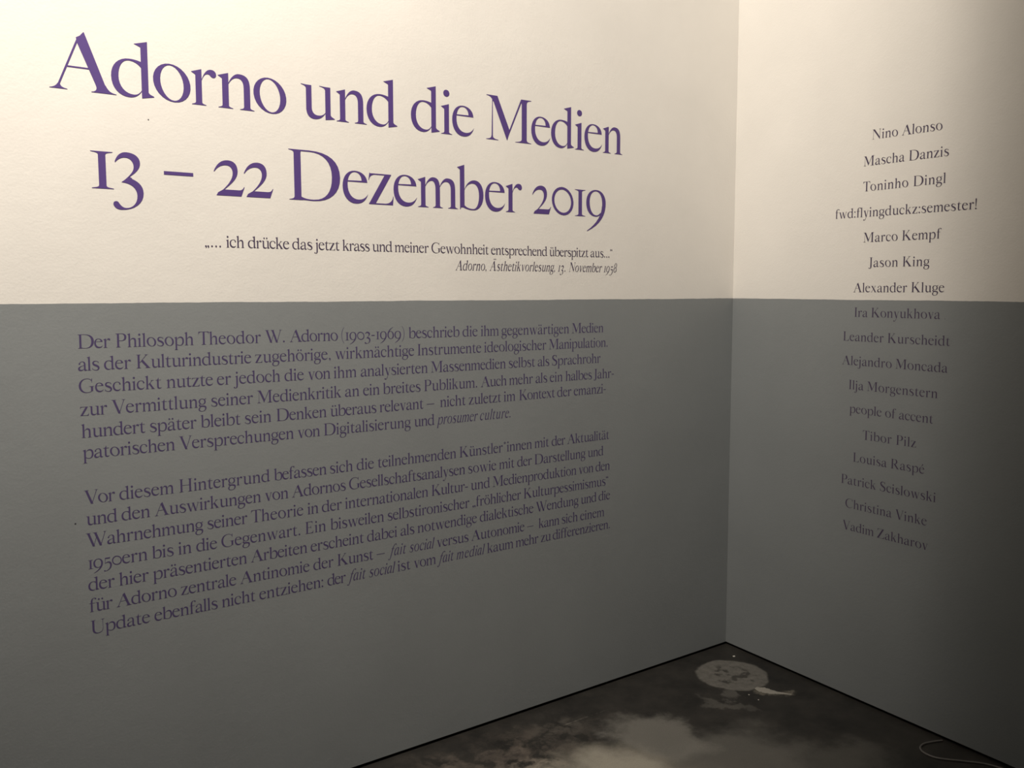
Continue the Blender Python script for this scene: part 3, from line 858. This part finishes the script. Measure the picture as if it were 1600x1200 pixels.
# ------------------------------------------------------------------ small things: cable, chips, pins, lamp
def tube(name, pts, r, mat, parent=None, seg=8, cyc=False):
    vs = []; fs = []; n = len(pts)
    for i, p in enumerate(pts):
        a = Vector(pts[max(i - 1, 0)]); b = Vector(pts[min(i + 1, n - 1)]); d = (b - a).normalized()
        u = d.cross(Vector((0, 0, 1)));
        if u.length < 1e-4: u = Vector((1, 0, 0))
        u.normalize(); w = u.cross(d)
        for k in range(seg):
            t = 2 * math.pi * k / seg
            vs.append(Vector(p) + r * (math.cos(t) * u + math.sin(t) * w))
    for i in range(n - 1):
        for k in range(seg):
            fs.append((i * seg + k, i * seg + (k + 1) % seg, (i + 1) * seg + (k + 1) % seg, (i + 1) * seg + k))
    fs.append(tuple(range(seg))[::-1]); fs.append(tuple((n - 1) * seg + k for k in range(seg)))
    return mesh_obj(name, vs, fs, mat, parent, True)


def spline(P, n=10):
    out = []
    for i in range(len(P) - 1):
        p0, p1, p2, p3 = P[max(i - 1, 0)], P[i], P[i + 1], P[min(i + 2, len(P) - 1)]
        for k in range(n + (i == len(P) - 2)):
            t = k / n
            out.append(tuple(.5 * (2 * p1[j] + (p2[j] - p0[j]) * t + (2 * p0[j] - 5 * p1[j] + 4 * p2[j] - p3[j]) * t * t + (3 * p1[j] - p0[j] - 3 * p2[j] + p3[j]) * t ** 3) for j in range(len(p1))))
    return out


CAB = [(-.012, -.985), (-.044, -.972), (-.083, -.961), (-.119, -.968), (-.139, -.994), (-.133, -1.037), (-.087, -1.090), (-.030, -1.165), (-.015, -1.30), (-.05, -1.6)]
tag(tube('cable', [(x, y, .0035) for x, y in spline(CAB)], .0032, CABLE), 'thin grey cable curling in a loop on the concrete by the right wall', 'cable')


def chip(x, y, r, label, seed):
    q = random.Random(seed); bm = bmesh.new()
    bmesh.ops.create_icosphere(bm, subdivisions=2, radius=r)
    for v in bm.verts:
        v.co *= q.uniform(.75, 1.2); v.co.z *= .5
    mz = min(v.co.z for v in bm.verts)
    me = bpy.data.meshes.new('plaster_chip'); bm.to_mesh(me); bm.free(); me.materials.append(CHIP)
    o = bpy.data.objects.new('plaster_chip', me); o.location = (x, y, -mz); COL.objects.link(o)
    tag(o, label, 'debris', 'plaster crumbs on the floor')


chip(-.071, -.110, .0055, 'pale plaster crumb on the floor right in front of the room corner', 3)
chip(-.293, -.425, .0028, 'tiny plaster crumb in front of the ring-shaped stain', 4)
chip(-.290, -.377, .0028, 'tiny plaster crumb between ring stain and pale smear', 5)


# a thin smear of dried filler beside the ring stain
def smear(name, pts, r, label):
    q = random.Random(8); P = spline(pts, 8); vs = []; fs = []
    for i, (x, y, w) in enumerate(P):
        a = P[max(i - 1, 0)]; b = P[min(i + 1, len(P) - 1)]; dx, dy = b[0] - a[0], b[1] - a[1]; l = math.hypot(dx, dy)
        nx, ny = -dy / l, dx / l
        for t, h in ((-1, 0), (-.6, 1), (0, 1.5), (.6, 1), (1, 0)):
            j = w * (1 + q.uniform(-.18, .18))
            vs.append((x + nx * t * j, y + ny * t * j, .0004 + h * r * q.uniform(.5, 1.2)))
        if i:
            for k in range(4):
                c = (i - 1) * 5 + k; d = i * 5 + k
                fs.append((c, c + 1, d + 1, d))
    o = mesh_obj(name, vs, fs, SMEAR)
    tag(o, label, 'stain')
    return o


smear('filler_smear', [(-.222, -.352, .010), (-.214, -.375, .021), (-.203, -.400, .019), (-.188, -.424, .011), (-.168, -.446, .006), (-.153, -.468, .002)], .0009,
      'pale crusty smear of dried filler touching the ring-shaped floor stain')


def pin(wall, s, z, label, r=.003):
    bm = bmesh.new()
    bmesh.ops.create_uvsphere(bm, u_segments=10, v_segments=6, radius=r)
    for v in bm.verts: v.co.z *= .35
    me = bpy.data.meshes.new('wall_speck'); bm.to_mesh(me); bm.free(); me.materials.append(PIN)
    o = bpy.data.objects.new('wall_speck', me); COL.objects.link(o)
    to_wall(o, wall, s, z)
    tag(o, label, 'speck', 'dark specks on the walls')


pin('L', -2.520, .936, 'dark speck on the grey paint, left of the lower paragraph', .0022)
pin('R', .926, 1.451, 'tiny dark speck just right of the first name on grey paint', .0012)
pin('L', -2.303, 2.001, 'tiny dark speck on the cream paint between the two headline rows', .0016)

# ------------------------------------------------------------------ the gallery lamp itself (above the frame)
lamp = bpy.data.objects.new('track_spotlight', None); COL.objects.link(lamp)
lamp.location = LAMP
tag(lamp, 'black track spotlight hanging from the ceiling above the viewer', 'lamp')
qd = LAMP_AIM.to_track_quat('-Z', 'Y').to_matrix().to_4x4()
n = 32; vs = []; fs = []
prof = [(.085, -.0), (.085, .14), (.05, .19), (.0001, .19), (.0001, .185), (.046, .185), (.08, .135), (.08, 0)]
for k in range(n):
    t = 2 * math.pi * k / n
    for r_, h in prof: vs.append(qd @ Vector((r_ * math.cos(t), r_ * math.sin(t), h - .0)))
m_ = len(prof)
for k in range(n):
    for j in range(m_ - 1):
        fs.append((k * m_ + j, ((k + 1) % n) * m_ + j, ((k + 1) % n) * m_ + j + 1, k * m_ + j + 1))
    fs.append((k * m_ + m_ - 1, ((k + 1) % n) * m_ + m_ - 1, ((k + 1) % n) * m_, k * m_))
mesh_obj('lamp_housing', vs, fs, METAL, lamp, True)
back = qd @ Vector((0, 0, .12))
tube('lamp_arm', [(back.x, back.y, back.z), (back.x, back.y, ZT - LAMP.z - .03)], .012, METAL, lamp, 12)
st(box('trim_1', (X0, LAMP.y + back.y - .018, ZT - .03), (-.4, LAMP.y + back.y + .018, ZT), METAL))

# added unseen flap: upright black plate that trims the beam on the right-hand wall
fd = Vector((0, FLAP_Y, 0)) - Vector((LAMP.x, LAMP.y, 0)); fd.normalize()
fo = Vector((fd.y, -fd.x, 0))                       # outward, away from the beam
fp = fd * .30
vs = []
for t in (-.0015, .0015):
    for a, z in ((0, .14), (.26, .10), (.26, -.46), (0, -.52)):
        q = fp + fo * a + fd * t; vs.append((q.x, q.y, z))
mesh_obj('barn_door', vs, [(0, 1, 2, 3), (7, 6, 5, 4), (0, 4, 5, 1), (1, 5, 6, 2), (2, 6, 7, 3), (3, 7, 4, 0)], METAL, lamp)
rim = qd @ Vector((.08, 0, .02))
tube('barn_door_arm', [(rim.x, rim.y, rim.z), ((rim.x + fp.x + fo.x * .2) / 2, (rim.y + fp.y + fo.y * .2) / 2, .05), (fp.x + fo.x * .2, fp.y + fo.y * .2, .04)], .006, METAL, lamp)
